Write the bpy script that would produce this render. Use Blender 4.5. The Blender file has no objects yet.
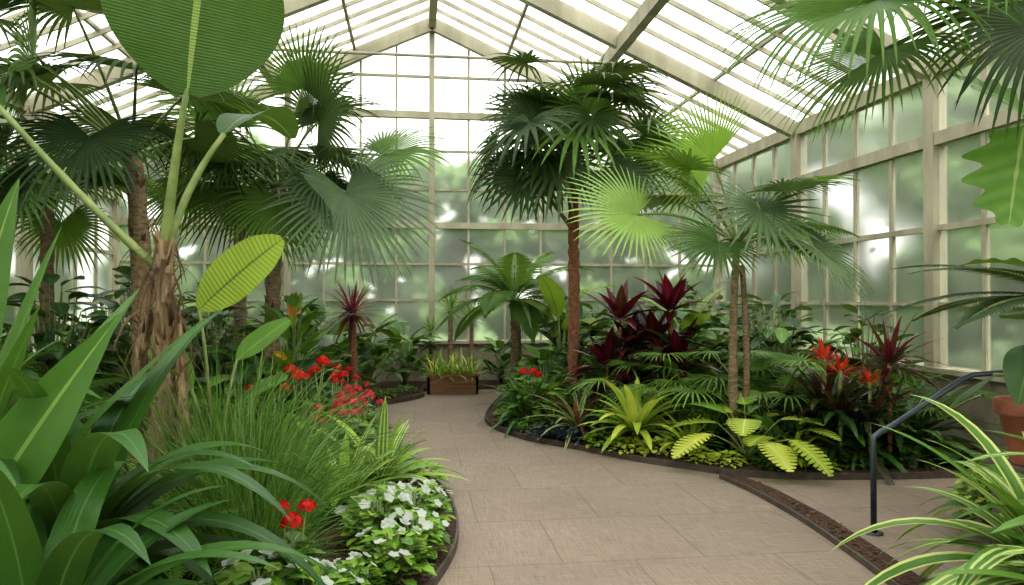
import bpy, math, random
import numpy as np
from mathutils import Vector, Matrix, noise
random.seed(7)
R=random.random
def U(a,b): return a+(b-a)*R()
V=Vector
Z=V((0,0,1))
def lin(c):
    return tuple(((x/255)/12.92 if x/255<=0.04045 else (((x/255)+0.055)/1.055)**2.4) for x in c)+(1,)
sc=bpy.context.scene
# ------------------------------------------------------------ materials
def newmat(name):
    m=bpy.data.materials.new(name); m.use_nodes=True
    nt=m.node_tree; nt.nodes.clear()
    out=nt.nodes.new('ShaderNodeOutputMaterial')
    return m,nt,out
class N:
    def __init__(s,nt): s.nt=nt
    def n(s,t,**k):
        nd=s.nt.nodes.new(t)
        for a,b in k.items(): setattr(nd,a,b)
        return nd
    def l(s,a,b): s.nt.links.new(a,b)
    def math(s,op,a,b=None,c=None,clamp=False):
        nd=s.n('ShaderNodeMath',operation=op); nd.use_clamp=clamp
        for i,x in enumerate((a,b,c)):
            if x is None: continue
            if isinstance(x,(int,float)): nd.inputs[i].default_value=x
            else: s.l(x,nd.inputs[i])
        return nd.outputs[0]
    def mix(s,f,a,b):
        nd=s.n('ShaderNodeMix',data_type='RGBA')
        for i,x in ((0,f),(6,a),(7,b)):
            if isinstance(x,(int,float)): nd.inputs[i].default_value=x
            elif isinstance(x,tuple): nd.inputs[i].default_value=x
            else: s.l(x,nd.inputs[i])
        return nd.outputs[2]
def leafmat(name,a,b,rib=None,mode=None,c2=None,rough=0.38,trans=0.28,nv=40,shear=8,ribw=0.07,spec=.45,bump=.25):
    m,nt,out=newmat(name); g=N(nt)
    uv=g.n('ShaderNodeUVMap'); sp=g.n('ShaderNodeSeparateXYZ'); g.l(uv.outputs[0],sp.inputs[0])
    u=g.math('ABSOLUTE',g.math('MULTIPLY_ADD',sp.outputs[0],2.0,-1.0)); v=sp.outputs[1]
    at=g.n('ShaderNodeAttribute',attribute_name='rnd')
    geo=g.n('ShaderNodeTexCoord')
    no=g.n('ShaderNodeTexNoise'); no.inputs['Scale'].default_value=6; g.l(geo.outputs['Object'],no.inputs['Vector'])
    f=g.math('ADD',at.outputs['Fac'],g.math('MULTIPLY_ADD',no.outputs['Fac'],0.6,-0.3),clamp=True)
    col=g.mix(f,lin(a),lin(b))
    h=None
    if mode=='veins' or mode=='strongveins':
        w=g.math('SINE',g.math('SUBTRACT',g.math('MULTIPLY',v,nv*6.283),g.math('MULTIPLY',u,shear)))
        h=w
        k=g.math('MULTIPLY_ADD',w,0.5,0.5)
        if mode=='strongveins':
            k=g.math('POWER',k,4.0); col=g.mix(g.math('MULTIPLY',k,0.7),col,lin(c2))
        else:
            col=g.mix(g.math('MULTIPLY',k,0.25),col,lin(c2 or b))
    elif mode=='edge':
        k=g.math('GREATER_THAN',u,0.62); col=g.mix(k,col,lin(c2))
    elif mode=='stripes':
        w=g.math('SINE',g.math('MULTIPLY',sp.outputs[0],19.0)); k=g.math('GREATER_THAN',w,0.35)
        col=g.mix(g.math('MULTIPLY',k,0.85),col,lin(c2)); h=w
    elif mode=='long':
        w=g.math('SINE',g.math('MULTIPLY',sp.outputs[0],60.0)); h=w
        col=g.mix(g.math('MULTIPLY_ADD',w,0.08,0.08),col,lin(c2 or b))
    if rib:
        k=g.math('LESS_THAN',u,ribw); col=g.mix(g.math('MULTIPLY',k,0.8),col,lin(rib))
    p=g.n('ShaderNodeBsdfPrincipled'); g.l(col,p.inputs['Base Color']); p.inputs['Roughness'].default_value=rough
    p.inputs['Specular IOR Level'].default_value=spec
    if h is not None:
        bm=g.n('ShaderNodeBump'); bm.inputs['Strength'].default_value=bump; bm.inputs['Distance'].default_value=0.01
        g.l(h,bm.inputs['Height']); g.l(bm.outputs[0],p.inputs['Normal'])
    t=g.n('ShaderNodeBsdfTranslucent')
    tc=g.mix(0.25,col,(0.34,0.46,0.07,1)) if trans<0.6 else col
    g.l(tc,t.inputs[0])
    ms=g.n('ShaderNodeMixShader'); ms.inputs[0].default_value=trans
    g.l(p.outputs[0],ms.inputs[1]); g.l(t.outputs[0],ms.inputs[2]); g.l(ms.outputs[0],out.inputs[0])
    return m
def solid(name,a,b,scale=8,rough=0.7,bump=0.3,dist=0.01,stretch=(1,1,1),metal=0,detail=6):
    m,nt,out=newmat(name); g=N(nt)
    tc=g.n('ShaderNodeTexCoord'); mp=g.n('ShaderNodeMapping'); mp.inputs['Scale'].default_value=stretch
    g.l(tc.outputs['Object'],mp.inputs[0])
    no=g.n('ShaderNodeTexNoise'); no.inputs['Scale'].default_value=scale; no.inputs['Detail'].default_value=detail
    g.l(mp.outputs[0],no.inputs['Vector'])
    r=g.n('ShaderNodeMapRange'); r.inputs[1].default_value=0.3; r.inputs[2].default_value=0.7; g.l(no.outputs['Fac'],r.inputs[0])
    col=g.mix(r.outputs[0],lin(a),lin(b))
    p=g.n('ShaderNodeBsdfPrincipled'); g.l(col,p.inputs['Base Color']); p.inputs['Roughness'].default_value=rough
    p.inputs['Metallic'].default_value=metal
    bm=g.n('ShaderNodeBump'); bm.inputs['Strength'].default_value=bump; bm.inputs['Distance'].default_value=dist
    g.l(no.outputs['Fac'],bm.inputs['Height']); g.l(bm.outputs[0],p.inputs['Normal'])
    g.l(p.outputs[0],out.inputs[0])
    return m
L_={}
L_['dark']=leafmat('leaf_dark',(34,62,28),(60,92,36),rib=(84,122,64))
L_['lily']=leafmat('leaf_lily',(38,72,30),(64,102,40),rib=(86,128,64),mode='long',c2=(60,104,44),rough=0.36,ribw=.05,trans=.22,bump=.06,spec=.4)
L_['strap']=leafmat('leaf_strap',(42,78,30),(74,112,42),rib=(100,145,70),mode='long',c2=(80,130,55),rough=0.35,bump=.1)
L_['mid']=leafmat('leaf_mid',(62,102,38),(102,142,54),rib=(134,164,84))
L_['bright']=leafmat('leaf_bright',(108,152,50),(160,190,72),rib=(184,204,115),trans=0.35)
L_['lime']=leafmat('leaf_lime',(162,184,66),(210,216,98),rib=(215,225,145),trans=0.35)
L_['palmdark']=leafmat('palm_dark',(34,54,28),(66,88,44),rib=(88,112,70),rough=0.5,trans=0.2,spec=.25)
L_['palmblue']=leafmat('palm_blue',(58,82,48),(98,120,78),rib=(114,136,92),rough=0.45,trans=0.2,spec=.3)
L_['palm']=leafmat('palm_green',(54,88,32),(98,132,50),rib=(112,142,68),rough=.48,trans=0.3,spec=.25)
L_['palmlight']=leafmat('palm_light',(102,142,64),(154,182,96),rib=(164,188,112),trans=0.3,spec=.3)
L_['grass']=leafmat('leaf_grass',(60,98,38),(116,148,66),trans=0.25)
L_['banana']=leafmat('leaf_banana',(54,88,38),(84,118,50),rib=(150,168,96),mode='veins',c2=(44,74,32),nv=60,shear=5,ribw=0.04,trans=0.28)
L_['canna']=leafmat('leaf_canna',(112,148,44),(162,182,60),rib=(60,100,34),mode='veins',c2=(80,124,40),nv=26,shear=6,ribw=0.05,trans=0.4)
L_['split']=leafmat('leaf_split',(84,134,50),(128,168,74),rib=(170,190,120),mode='veins',c2=(60,100,40),nv=6,shear=3,ribw=.04,trans=.3)
L_['cala']=leafmat('leaf_calathea',(44,84,34),(72,114,44),rib=(140,172,90),mode='strongveins',c2=(116,150,76),nv=10,shear=4)
L_['varieg']=leafmat('leaf_variegated',(78,120,50),(118,150,68),mode='edge',c2=(204,210,130))
L_['varieg2']=leafmat('leaf_striped',(76,120,54),(118,150,70),mode='stripes',c2=(204,212,138),bump=.1)
L_['cream']=leafmat('leaf_cream',(90,120,60),(120,150,80),mode='edge',c2=(205,195,155))
L_['red']=leafmat('leaf_burgundy',(58,20,28),(112,34,46),rib=(140,50,56),rough=0.3,trans=0.61)
L_['redb']=leafmat('leaf_burgundy_gloss',(52,22,30),(104,34,42),rib=(140,50,56),rough=0.28,trans=0.2)
L_['bronze']=leafmat('leaf_bronze',(58,40,36),(54,66,40),rib=(120,60,50),rough=0.28,trans=.1)
L_['redbract']=leafmat('bract_red',(204,50,34),(230,94,58),trans=0.62,rough=0.4)
L_['pink']=leafmat('petal_pink',(200,46,68),(226,98,110),trans=0.62,rough=0.6)
L_['redpetal']=leafmat('petal_red',(200,32,28),(226,66,46),trans=0.62,rough=0.6)
L_['white']=leafmat('petal_white',(214,216,210),(234,235,230),trans=0.62,rough=0.6)
L_['yellow']=leafmat('leaf_yellow',(220,180,56),(228,124,46),trans=0.62)
L_['brownleaf']=leafmat('leaf_dry',(96,78,60),(146,120,90),trans=0.62,rough=0.8)
L_['redhead']=leafmat('leaf_redhead',(96,50,50),(136,78,68),trans=0.62,rough=0.5)
L_['outdoor']=leafmat('outdoor_foliage',(74,104,58),(138,164,104),trans=0.35,rough=0.9,spec=.1)
L_['bluegreen']=leafmat('leaf_bluegreen',(38,54,62),(62,82,84),trans=0.1)
L_['trunk']=solid('palm_trunk',(100,82,62),(152,132,104),scale=14,rough=0.9,bump=0.8,dist=0.02,stretch=(1,1,3))
L_['redtrunk']=solid('fibrous_red_trunk',(104,66,48),(150,106,78),scale=22,rough=0.95,bump=1.0,dist=0.02,stretch=(1,1,2))
L_['stem']=solid('green_stem',(92,112,58),(134,146,86),scale=6,rough=0.5,bump=0.1)
L_['fibre']=solid('fibrous_brown_trunk',(92,76,56),(160,138,106),scale=16,rough=0.95,bump=1.0,dist=.03,stretch=(2.5,2.5,.5))
L_['bark']=solid('tree_bark',(90,76,60),(130,112,90),scale=10,rough=0.9,bump=0.6)
L_['crown']=solid('outdoor_crown',(64,94,50),(140,166,106),scale=4,rough=1,bump=.6,dist=.2,detail=10)
frame=solid('weathered_cream_paint',(142,135,114),(180,173,150),scale=3,rough=0.7,bump=0.1,stretch=(1,1,.3))
wallm=solid('low_wall_render',(120,112,96),(152,144,124),scale=5,rough=0.9,bump=0.2)
mulch=solid('mulch_soil',(52,38,30),(94,70,54),scale=38,rough=1,bump=1,dist=0.04)
chip=solid('bark_chip',(74,52,38),(112,84,62),scale=20,rough=1,bump=0.4)
wood=solid('planter_wood',(112,80,56),(150,112,80),scale=10,rough=0.7,bump=0.3,stretch=(.3,3,3))
terra=solid('terracotta',(140,86,64),(172,112,86),scale=7,rough=0.8,bump=0.1)
steel=solid('handrail_steel',(58,66,74),(84,92,98),scale=4,rough=0.4,bump=0.03,metal=0.5)
edge=solid('edging_metal',(64,56,50),(92,82,72),scale=12,rough=0.7,bump=0.2)
lawn=solid('lawn',(86,114,64),(120,142,88),scale=3,rough=1,bump=0.3)
stone=solid('plinth_stone',(80,74,66),(108,100,90),scale=12,rough=0.9,bump=0.3)
def pathmat():
    m,nt,out=newmat('path_paving'); g=N(nt)
    tc=g.n('ShaderNodeTexCoord')
    n1=g.n('ShaderNodeTexNoise'); n1.inputs['Scale'].default_value=1.1; n1.inputs['Detail'].default_value=6; g.l(tc.outputs['Object'],n1.inputs[0])
    n2=g.n('ShaderNodeTexNoise'); n2.inputs['Scale'].default_value=70; n2.inputs['Detail'].default_value=4; g.l(tc.outputs['Object'],n2.inputs[0])
    br=g.n('ShaderNodeTexBrick'); g.l(tc.outputs['Object'],br.inputs[0]); br.inputs['Scale'].default_value=1.0
    br.inputs['Brick Width'].default_value=.9; br.inputs['Row Height'].default_value=.9; br.inputs['Mortar Size'].default_value=0.006
    br.inputs['Color1'].default_value=(0,0,0,1); br.inputs['Color2'].default_value=(1,1,1,1); br.inputs['Mortar'].default_value=(0.5,0.5,0.5,1)
    mp=g.n('ShaderNodeMapping'); mp.inputs['Scale'].default_value=(5,110,1); g.l(tc.outputs['Object'],mp.inputs[0])
    n3=g.n('ShaderNodeTexNoise'); n3.inputs['Scale'].default_value=1; g.l(mp.outputs[0],n3.inputs[0])
    mp2=g.n('ShaderNodeMapping'); mp2.inputs['Scale'].default_value=(110,5,1); g.l(tc.outputs['Object'],mp2.inputs[0])
    n4=g.n('ShaderNodeTexNoise'); n4.inputs['Scale'].default_value=1; g.l(mp2.outputs[0],n4.inputs[0])
    h=g.math('ADD',n3.outputs['Fac'],n4.outputs['Fac'])
    col=g.mix(g.math('MULTIPLY_ADD',n1.outputs['Fac'],1.8,-0.4,clamp=True),lin((140,125,112)),lin((170,154,139)))
    col=g.mix(g.math('MULTIPLY',br.outputs['Color'],0.22),col,lin((188,169,142)))
    col=g.mix(g.math('MULTIPLY',n2.outputs['Fac'],0.45),col,lin((108,95,84)))
    col=g.mix(g.math('MULTIPLY_ADD',h,1.0,-.6,clamp=True),col,lin((106,93,82)))
    col=g.mix(g.math('MULTIPLY',br.outputs['Fac'],0.55),col,lin((102,90,78)))
    p=g.n('ShaderNodeBsdfPrincipled'); g.l(col,p.inputs['Base Color']); p.inputs['Roughness'].default_value=0.8
    p.inputs['Specular IOR Level'].default_value=0.3
    bm=g.n('ShaderNodeBump'); bm.inputs['Strength'].default_value=0.4; bm.inputs['Distance'].default_value=0.004
    g.l(h,bm.inputs['Height']); g.l(bm.outputs[0],p.inputs['Normal']); g.l(p.outputs[0],out.inputs[0])
    return m
pathm=pathmat()
def glassmat(name,haze,tint,tr=(0.95,0.97,0.95,1),sc_=1.5,blur=False):
    m,nt,out=newmat(name); g=N(nt)
    tc=g.n('ShaderNodeTexCoord')
    no=g.n('ShaderNodeTexNoise'); no.inputs['Scale'].default_value=sc_; no.inputs['Detail'].default_value=5; g.l(tc.outputs['Object'],no.inputs[0])
    if blur:
        t=g.n('ShaderNodeBsdfRefraction'); t.inputs['Color'].default_value=tr; t.inputs['Roughness'].default_value=0.46; t.inputs['IOR'].default_value=1.05
    else:
        t=g.n('ShaderNodeBsdfTransparent'); t.inputs[0].default_value=tr
    d=g.n('ShaderNodeBsdfTranslucent'); d.inputs[0].default_value=tint
    gl=g.n('ShaderNodeBsdfGlossy'); gl.inputs['Roughness'].default_value=0.08
    m1=g.n('ShaderNodeMixShader'); g.l(g.math('MULTIPLY_ADD',no.outputs['Fac'],haze,haze*0.5,clamp=True),m1.inputs[0])
    g.l(t.outputs[0],m1.inputs[1]); g.l(d.outputs[0],m1.inputs[2])
    m2=g.n('ShaderNodeMixShader'); m2.inputs[0].default_value=0.03; g.l(m1.outputs[0],m2.inputs[1]); g.l(gl.outputs[0],m2.inputs[2])
    g.l(m2.outputs[0],out.inputs[0]); return m
glass=glassmat('window_glass',0.19,(0.88,0.92,0.87,1),tr=(.95,.98,.94,1),blur=True)
roofglass=glassmat('roof_glass',0.7,(0.78,0.82,0.84,1),sc_=.8)
# ------------------------------------------------------------ mesh builder
class MB:
    def __init__(s): s.v=[];s.f=[];s.uv=[];s.r=[];s.m=[];s.mats=[]
    def mi(s,mat):
        if isinstance(mat,str): mat=L_[mat]
        if mat not in s.mats: s.mats.append(mat)
        return s.mats.index(mat)
    def obj(s,name,loc=(0,0,0),rot=0,scale=1,smooth=True):
        me=bpy.data.meshes.new(name); me.from_pydata(s.v,[],s.f)
        for m in s.mats: me.materials.append(m)
        me.polygons.foreach_set('material_index',s.m)
        me.polygons.foreach_set('use_smooth',[smooth]*len(s.f))
        uvl=me.uv_layers.new(name='UVMap')
        li=np.empty(len(me.loops),dtype=np.int32); me.loops.foreach_get('vertex_index',li)
        uvl.data.foreach_set('uv',np.array(s.uv,dtype=np.float32)[li].ravel())
        a=me.attributes.new('rnd','FLOAT','POINT'); a.data.foreach_set('value',s.r)
        me.update()
        return place(me,name,loc,rot,scale)
def place(me,name,loc,rot=0,scale=1):
    o=bpy.data.objects.new(name,me); sc.collection.objects.link(o)
    o.location=loc; o.rotation_euler=(0,0,rot); o.scale=(scale,)*3
    return o
PROF={
 'strap':lambda t:min(1,0.55+t*3)*(1-t**3.5)**0.8,
 'lily':lambda t:min(1,0.5+t*1.6)*(1-t**2.6)**0.9,
 'lance':lambda t:math.sin(math.pi*min(1,t**0.75*0.99+.005)),
 'oval':lambda t:max(0,math.sin(math.pi*(t*0.97+.015)))**0.6,
 'heart':lambda t:(max(0,math.sin(math.pi*(t**0.55*0.98+.01))))**0.7,
 'grass':lambda t:(1-t)**0.6,
 'spear':lambda t:min(1,t*6+.3)*(1-t)**0.7,
 'petal':lambda t:max(0,math.sin(math.pi*(0.1+t*0.8)))**0.7,
 'lobed':lambda t:max(0,math.sin(math.pi*(t**0.6*0.98+.01)))**0.6*(.8+.2*math.cos(t*25)),
 'fern':lambda t:max(0,math.sin(math.pi*(t**0.7*0.98+.01)))**0.6*(1 if (t*10.5)%1<0.66 else 0.22),
}
def blade(M,p,d,s,L,w,prof='lance',n=6,grav=0.0,g0=0.0,curl=0.0,fold=0.15,mat='mid',c=1,rnd=None,wave=0.0,wf=9,vshift=0):
    p=p.copy(); d=d.normalized(); s=(s-d*s.dot(d)).normalized()
    pf=PROF[prof] if isinstance(prof,str) else prof
    r=R() if rnd is None else rnd
    mi=M.mi(mat); b=len(M.v); k=2*c+1; ph=R()*6
    for i in range(n+1):
        t=i/n; hw=w*pf(t)*0.5; nr=s.cross(d)
        for j in range(-c,c+1):
            u=j/c
            q=p+s*(u*hw)+nr*(fold*abs(u)*hw+(wave*hw*math.sin(t*wf+ph+u*1.5)*abs(u) if wave else 0))
            if vshift: q=q+d*(vshift*abs(u)*hw)
            M.v.append(q[:]); M.uv.append(((u+1)/2,t)); M.r.append(r)
        if i<n:
            g=grav*(1 if t>=g0 else 0)/n
            d=d-Z*g-nr*(curl/n); d.normalize()
            s=s-d*s.dot(d); s.normalize()
            p=p+d*(L/n)
            for j in range(2*c):
                a=b+i*k+j
                M.f.append((a,a+1,a+k+1,a+k)); M.m.append(mi)
    return p,d
def tube(M,pts,rad,mat,sides=7,rnd=0.5,jit=0):
    mi=M.mi(mat); b=len(M.v); n=len(pts)
    x=None
    for i,p in enumerate(pts):
        p=V(p); d=(V(pts[min(i+1,n-1)])-V(pts[max(i-1,0)])).normalized()
        if x is None:
            x=d.orthogonal().normalized()
        x=(x-d*x.dot(d)).normalized(); y=d.cross(x)
        r=rad[i] if isinstance(rad,(list,tuple)) else rad
        for j in range(sides):
            a=j/sides*2*math.pi; rr=r*(1+U(-jit,jit))
            M.v.append((p+x*math.cos(a)*rr+y*math.sin(a)*rr)[:]); M.uv.append((j/sides,i/n)); M.r.append(rnd)
    for i in range(n-1):
        for j in range(sides):
            a=b+i*sides+j; a2=b+i*sides+(j+1)%sides
            M.f.append((a,a2,a2+sides,a+sides)); M.m.append(mi)
    M.f.append(tuple(b+(n-1)*sides+j for j in range(sides))); M.m.append(mi)
    M.f.append(tuple(b+sides-1-j for j in range(sides))); M.m.append(mi)
def box(M,a,b,mat,rnd=0.5):
    mi=M.mi(mat); i0=len(M.v)
    for z in (a[2],b[2]):
        for x,y in ((a[0],a[1]),(b[0],a[1]),(b[0],b[1]),(a[0],b[1])):
            M.v.append((x,y,z)); M.uv.append((0,0)); M.r.append(rnd)
    for f in ((3,2,1,0),(4,5,6,7),(0,1,5,4),(1,2,6,5),(2,3,7,6),(3,0,4,7)):
        M.f.append(tuple(i0+q for q in f)); M.m.append(mi)
def beam(M,a,b,w,h,mat,up=Z):
    a=V(a);b=V(b); d=(b-a).normalized(); s=d.cross(up).normalized(); u=s.cross(d)
    mi=M.mi(mat); i0=len(M.v)
    for p in (a,b):
        for x,y in ((-1,-1),(1,-1),(1,1),(-1,1)):
            M.v.append((p+s*x*w/2+u*y*h/2)[:]); M.uv.append((0,0)); M.r.append(0.5)
    for f in ((3,2,1,0),(4,5,6,7),(0,1,5,4),(1,2,6,5),(2,3,7,6),(3,0,4,7)):
        M.f.append(tuple(i0+q for q in f)); M.m.append(mi)
def quad(M,ps,mat):
    mi=M.mi(mat); i0=len(M.v)
    for p in ps: M.v.append(tuple(p)); M.uv.append((0,0)); M.r.append(.5)
    M.f.append(tuple(range(i0,i0+len(ps)))); M.m.append(mi)
def blob(M,c,r,mat,nu=22,nv=14,amp=.35):
    mi=M.mi(mat); b=len(M.v); c=V(c)
    for i in range(nv+1):
        for j in range(nu):
            th=math.pi*i/nv; ph=2*math.pi*j/nu
            n=V((math.sin(th)*math.cos(ph),math.sin(th)*math.sin(ph),math.cos(th)))
            q=c+n*r*(1+amp*noise.noise(n*1.6+c)+amp*.6*noise.noise(n*4+c))
            M.v.append(q[:]); M.uv.append((0,0)); M.r.append(.5)
    for i in range(nv):
        for j in range(nu):
            a=b+i*nu+j; a2=b+i*nu+(j+1)%nu; M.f.append((a,a+nu,a2+nu,a2)); M.m.append(mi)
def bez(a,b,c,n=8):
    a,b,c=V(a),V(b),V(c)
    return [a*(1-t)**2+b*2*t*(1-t)+c*t*t for t in [i/n for i in range(n+1)]]
def dv(az,el): return V((math.cos(az)*math.cos(el),math.sin(az)*math.cos(el),math.sin(el)))
def sideof(d):
    s=d.cross(Z)
    return s.normalized() if s.length>1e-3 else V((1,0,0))
# ---------------- plant parts
def fan(M,c,d,n,Rr,nseg=34,spread=2.3,join=0.42,grav=0.7,mat='palm',cone=0.12,fold=0.45,wmul=1.06):
    d=V(d).normalized(); n=V(n); n=(n-d*n.dot(d)).normalized(); s=d.cross(n)
    dth=2*spread/(nseg-1)
    rr=U(.15,.85)
    for i in range(nseg):
        th=-spread+i*dth
        dr=(d*math.cos(th)+s*math.sin(th)); sd=s*math.cos(th)-d*math.sin(th)
        dr=(dr+n*cone*(abs(math.sin(th)))).normalized()
        L=Rr*(.74+.26*math.cos(th*.7))*U(.93,1.04)
        w=2*join*L*math.tan(dth/2)*wmul
        pf=lambda t,j=join:(max(0.03,t/j) if t<j else max(0,((1-t)/(1-j)))**0.75)
        blade(M,c,dr,sd,L,w,pf,n=9,grav=grav*U(.6,1.5),g0=join*.9,fold=fold,mat=mat,rnd=min(1,max(0,rr+U(-.15,.15))))
def petiole(M,a,az,el,pl,grav=.35,r=.014,mat='stem'):
    p=V(a); d=dv(az,el); pts=[p.copy()]
    for i in range(7):
        d=(d-Z*grav/7).normalized(); p=p+d*pl/7; pts.append(p.copy())
    tube(M,pts,[r*(1.3-.6*i/7) for i in range(8)],mat,5)
    return p,d
def palmleaf(M,crown,az,el,pl,Rr,tilt=.5,grav=.35,roll=0,pg=.35,**k):
    p,d=petiole(M,crown,az,el,pl,pg)
    s=sideof(d); n=s.cross(d)
    if roll:
        q=Matrix.Rotation(roll,3,d); s=q@s; n=q@n
    q=Matrix.Rotation(-tilt,3,s); fan(M,p,q@d,q@n,Rr,grav=grav+.4,**k)
def tleaf(M,crown,c,d,n,Rr,r=.014,**k):
    crown=V(crown);c=V(c); m=(crown+c)/2+Z*(c-crown).length*.22
    tube(M,bez(crown,m,c),r,'stem',5); fan(M,c,d,n,Rr,**k)
def trunk(M,pts,r0,r1,mat='trunk',n=24,jit=.1,stubs=0,sl=.2,sw=.06):
    P=bez(*pts,n=n) ; rads=[(r0+(r1-r0)*i/n)*(1+.1*(i%2)) for i in range(n+1)]
    tube(M,P,rads,mat,10,jit=jit)
    for i in range(stubs):
        t=U(.35,1); q=P[int(t*n)]; az=R()*6.28; 
        blade(M,q,dv(az,U(.7,1.2)),sideof(dv(az,.9)),sl*U(.6,1.4),sw,'spear',n=3,fold=.3,mat='brownleaf',grav=-.2)
def frond(M,p,d,s,L,nl=28,ll=.3,wl=.03,grav=.8,ang=1.0,vf=.25,mat='palm',matr='stem',lg=.5,r=.009,prof=None,start=.14,nb=4):
    p=V(p); d=V(d).normalized(); s=(s-d*s.dot(d)).normalized(); pts=[p.copy()]; rr=U(.2,.8)
    for i in range(nl):
        t=i/nl; nr=s.cross(d)
        if t>start:
            f=math.sin(math.pi*min(1,((t-start)/(1-start))**.7*.93+.07))*1.0
            a=ang*(1-.45*t)
            for sg in (-1,1):
                ld=(d*math.cos(a)+s*sg*math.sin(a)+nr*vf).normalized()
                lsd=(d*math.sin(a)*sg*-1+s*math.cos(a))
                blade(M,p,ld,lsd,ll*max(.15,f)*U(.92,1.05),wl,prof or 'lance',n=nb,grav=lg,mat=mat,fold=.2,rnd=min(1,max(0,rr+U(-.2,.2))))
        d=(d-Z*grav/nl).normalized(); s=(s-d*s.dot(d)).normalized(); p=p+d*L/nl; pts.append(p.copy())
    tube(M,pts[::2],[r*(1-.8*i/len(pts[::2])) for i in range(len(pts[::2]))],matr,4)
def rosette(M,p,n,L,W,e0=.2,e1=1.35,grav=1.2,prof='strap',mat='strap',fold=.25,segs=8,c=1,az0=None,wave=0,rj=.03,g0=0,lj=.2):
    az0=R()*6 if az0 is None else az0
    for i in range(n):
        az=az0+i*2.39996; t=(i+.5)/n; el=e0+(e1-e0)*t+U(-.1,.1)
        d=dv(az,el); q=V(p)+V((math.cos(az)*rj,math.sin(az)*rj,t*.04))
        m=mat if isinstance(mat,str) else random.choice(mat)
        blade(M,q,d,sideof(dv(az,0)),L*U(1-lj,1+lj),W*U(.85,1.1),prof,n=segs,grav=grav*U(.7,1.25),mat=m,fold=fold,c=c,wave=wave,g0=g0)
def shrub(M,p,h,r,n,L,W,prof='oval',mat='mid',grav=.7,el=.35,stems=True,fold=.2,segs=5,c=1,hmin=.25,wave=0):
    p=V(p)
    for i in range(n):
        az=i*2.39996+U(-.3,.3); rho=math.sqrt(R()); t=U(hmin,1)
        rad=r*rho*math.sqrt(max(.12,1-(t-.35)**2*1.3)); q=p+V((math.cos(az)*rad*.8,math.sin(az)*rad*.8,h*t*(1-.25*rho)))
        if stems: tube(M,[p+V((U(-.04,.04),U(-.04,.04),0)),p+(q-p)*.5+V((0,0,h*.08)),q],.006,'stem',3)
        d=dv(az+U(-.4,.4),el+U(-.4,.5))
        m=mat if isinstance(mat,str) else random.choice(mat)
        blade(M,q,d,sideof(dv(az,0))+Z*U(-.3,.3),L*U(.7,1.15),W*U(.8,1.1),prof,n=segs,grav=grav*U(.5,1.3),mat=m,fold=fold,c=c,wave=wave)
def flower5(M,p,nrm,r,mat,centre=None):
    nrm=V(nrm).normalized(); x=nrm.orthogonal().normalized(); y=nrm.cross(x); rd=R()
    a0=R()*6
    for i in range(5):
        a=a0+i*1.2566; d=x*math.cos(a)+y*math.sin(a); sd=y*math.cos(a)-x*math.sin(a)
        blade(M,p,(d+nrm*.15).normalized(),sd,r,r*.95,'petal',n=3,fold=.05,mat=mat,rnd=rd)
def umbel(M,p,r,mat,n=14):
    for i in range(n):
        a=i*2.4; z=1-(i+.5)/n*1.2; q=math.sqrt(max(0,1-z*z)); nn=V((q*math.cos(a),q*math.sin(a),z*.75))
        flower5(M,V(p)+nn*r*U(.75,1.15),nn+V((U(-.3,.3),U(-.3,.3),0)),r*.48,mat)
# ------------------------------------------------------------ room shell
XL,XR,YB,YF=-5.4,6.06,14.6,-3.0
RX,RZ,EZ=0.33,7.0,4.35
SL=0.75
M=MB(); quad(M,[(XL,YF,0),(XR,YF,0),(XR,YB,0),(XL,YB,0)],pathm); M.obj('floor',smooth=False)
M=MB(); quad(M,[(-60,-40,-.06),(60,-40,-.06),(60,70,-.06),(-60,70,-.06)],lawn); M.obj('lawn_ground',smooth=False)
M=MB(); box(M,(XR,YF-.2,0),(XR+.2,YB+.2,SL),wallm); box(M,(XR-.06,YF,SL),(XR+.24,YB,SL+.06),frame); M.obj('wall_right',smooth=False)
M=MB(); box(M,(XL-.2,YF-.2,0),(XL,YB+.2,SL),wallm); box(M,(XL-.24,YF,SL),(XL+.06,YB,SL+.06),frame); M.obj('wall_left',smooth=False)
M=MB(); box(M,(XL,YB,0),(XR,YB+.2,SL),wallm); box(M,(XL+.07,YB-.06,SL),(XR-.07,YB+.2,SL+.06),frame); M.obj('wall_back',smooth=False)
M=MB(); box(M,(XL,YF-.2,0),(XR,YF,SL),wallm); M.obj('wall_front',smooth=False)
cols=[-3.0,-1.4,1.8,5.0,8.2,11.4,14.6]
k=1
for X,sg in ((XR,1),(XL,-1)):
    for a,b in zip(cols[:-1],cols[1:]):
        M=MB(); xo=X+sg*.08
        beam(M,(xo,a,SL+.06),(xo,a,EZ),.17,.17,frame,up=V((0,1,0)))
        if b==14.6: beam(M,(xo,b,SL+.06),(xo,b,EZ),.17,.17,frame,up=V((0,1,0)))
        nl=4 if b-a>2 else 2
        for i in range(1,nl):
            y=a+(b-a)*i/nl; beam(M,(xo,y,SL+.06),(xo,y,EZ),.05,.06,frame,up=V((0,1,0)))
        for z,h in ((1.55,.045),(2.45,.07),(3.5,.15),(EZ,.2)):
            beam(M,(xo,a,z),(xo,b,z),.14 if h>.1 else .055,h,frame)
        quad(M,[(xo,a,SL),(xo,b,SL),(xo,b,EZ),(xo,a,EZ)],glass)
        M.obj('window_%d'%k,smooth=False); k+=1
def roofz(x): return RZ-(RZ-EZ)*abs(x-RX)/((XR-RX) if x>RX else (RX-XL))
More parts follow.
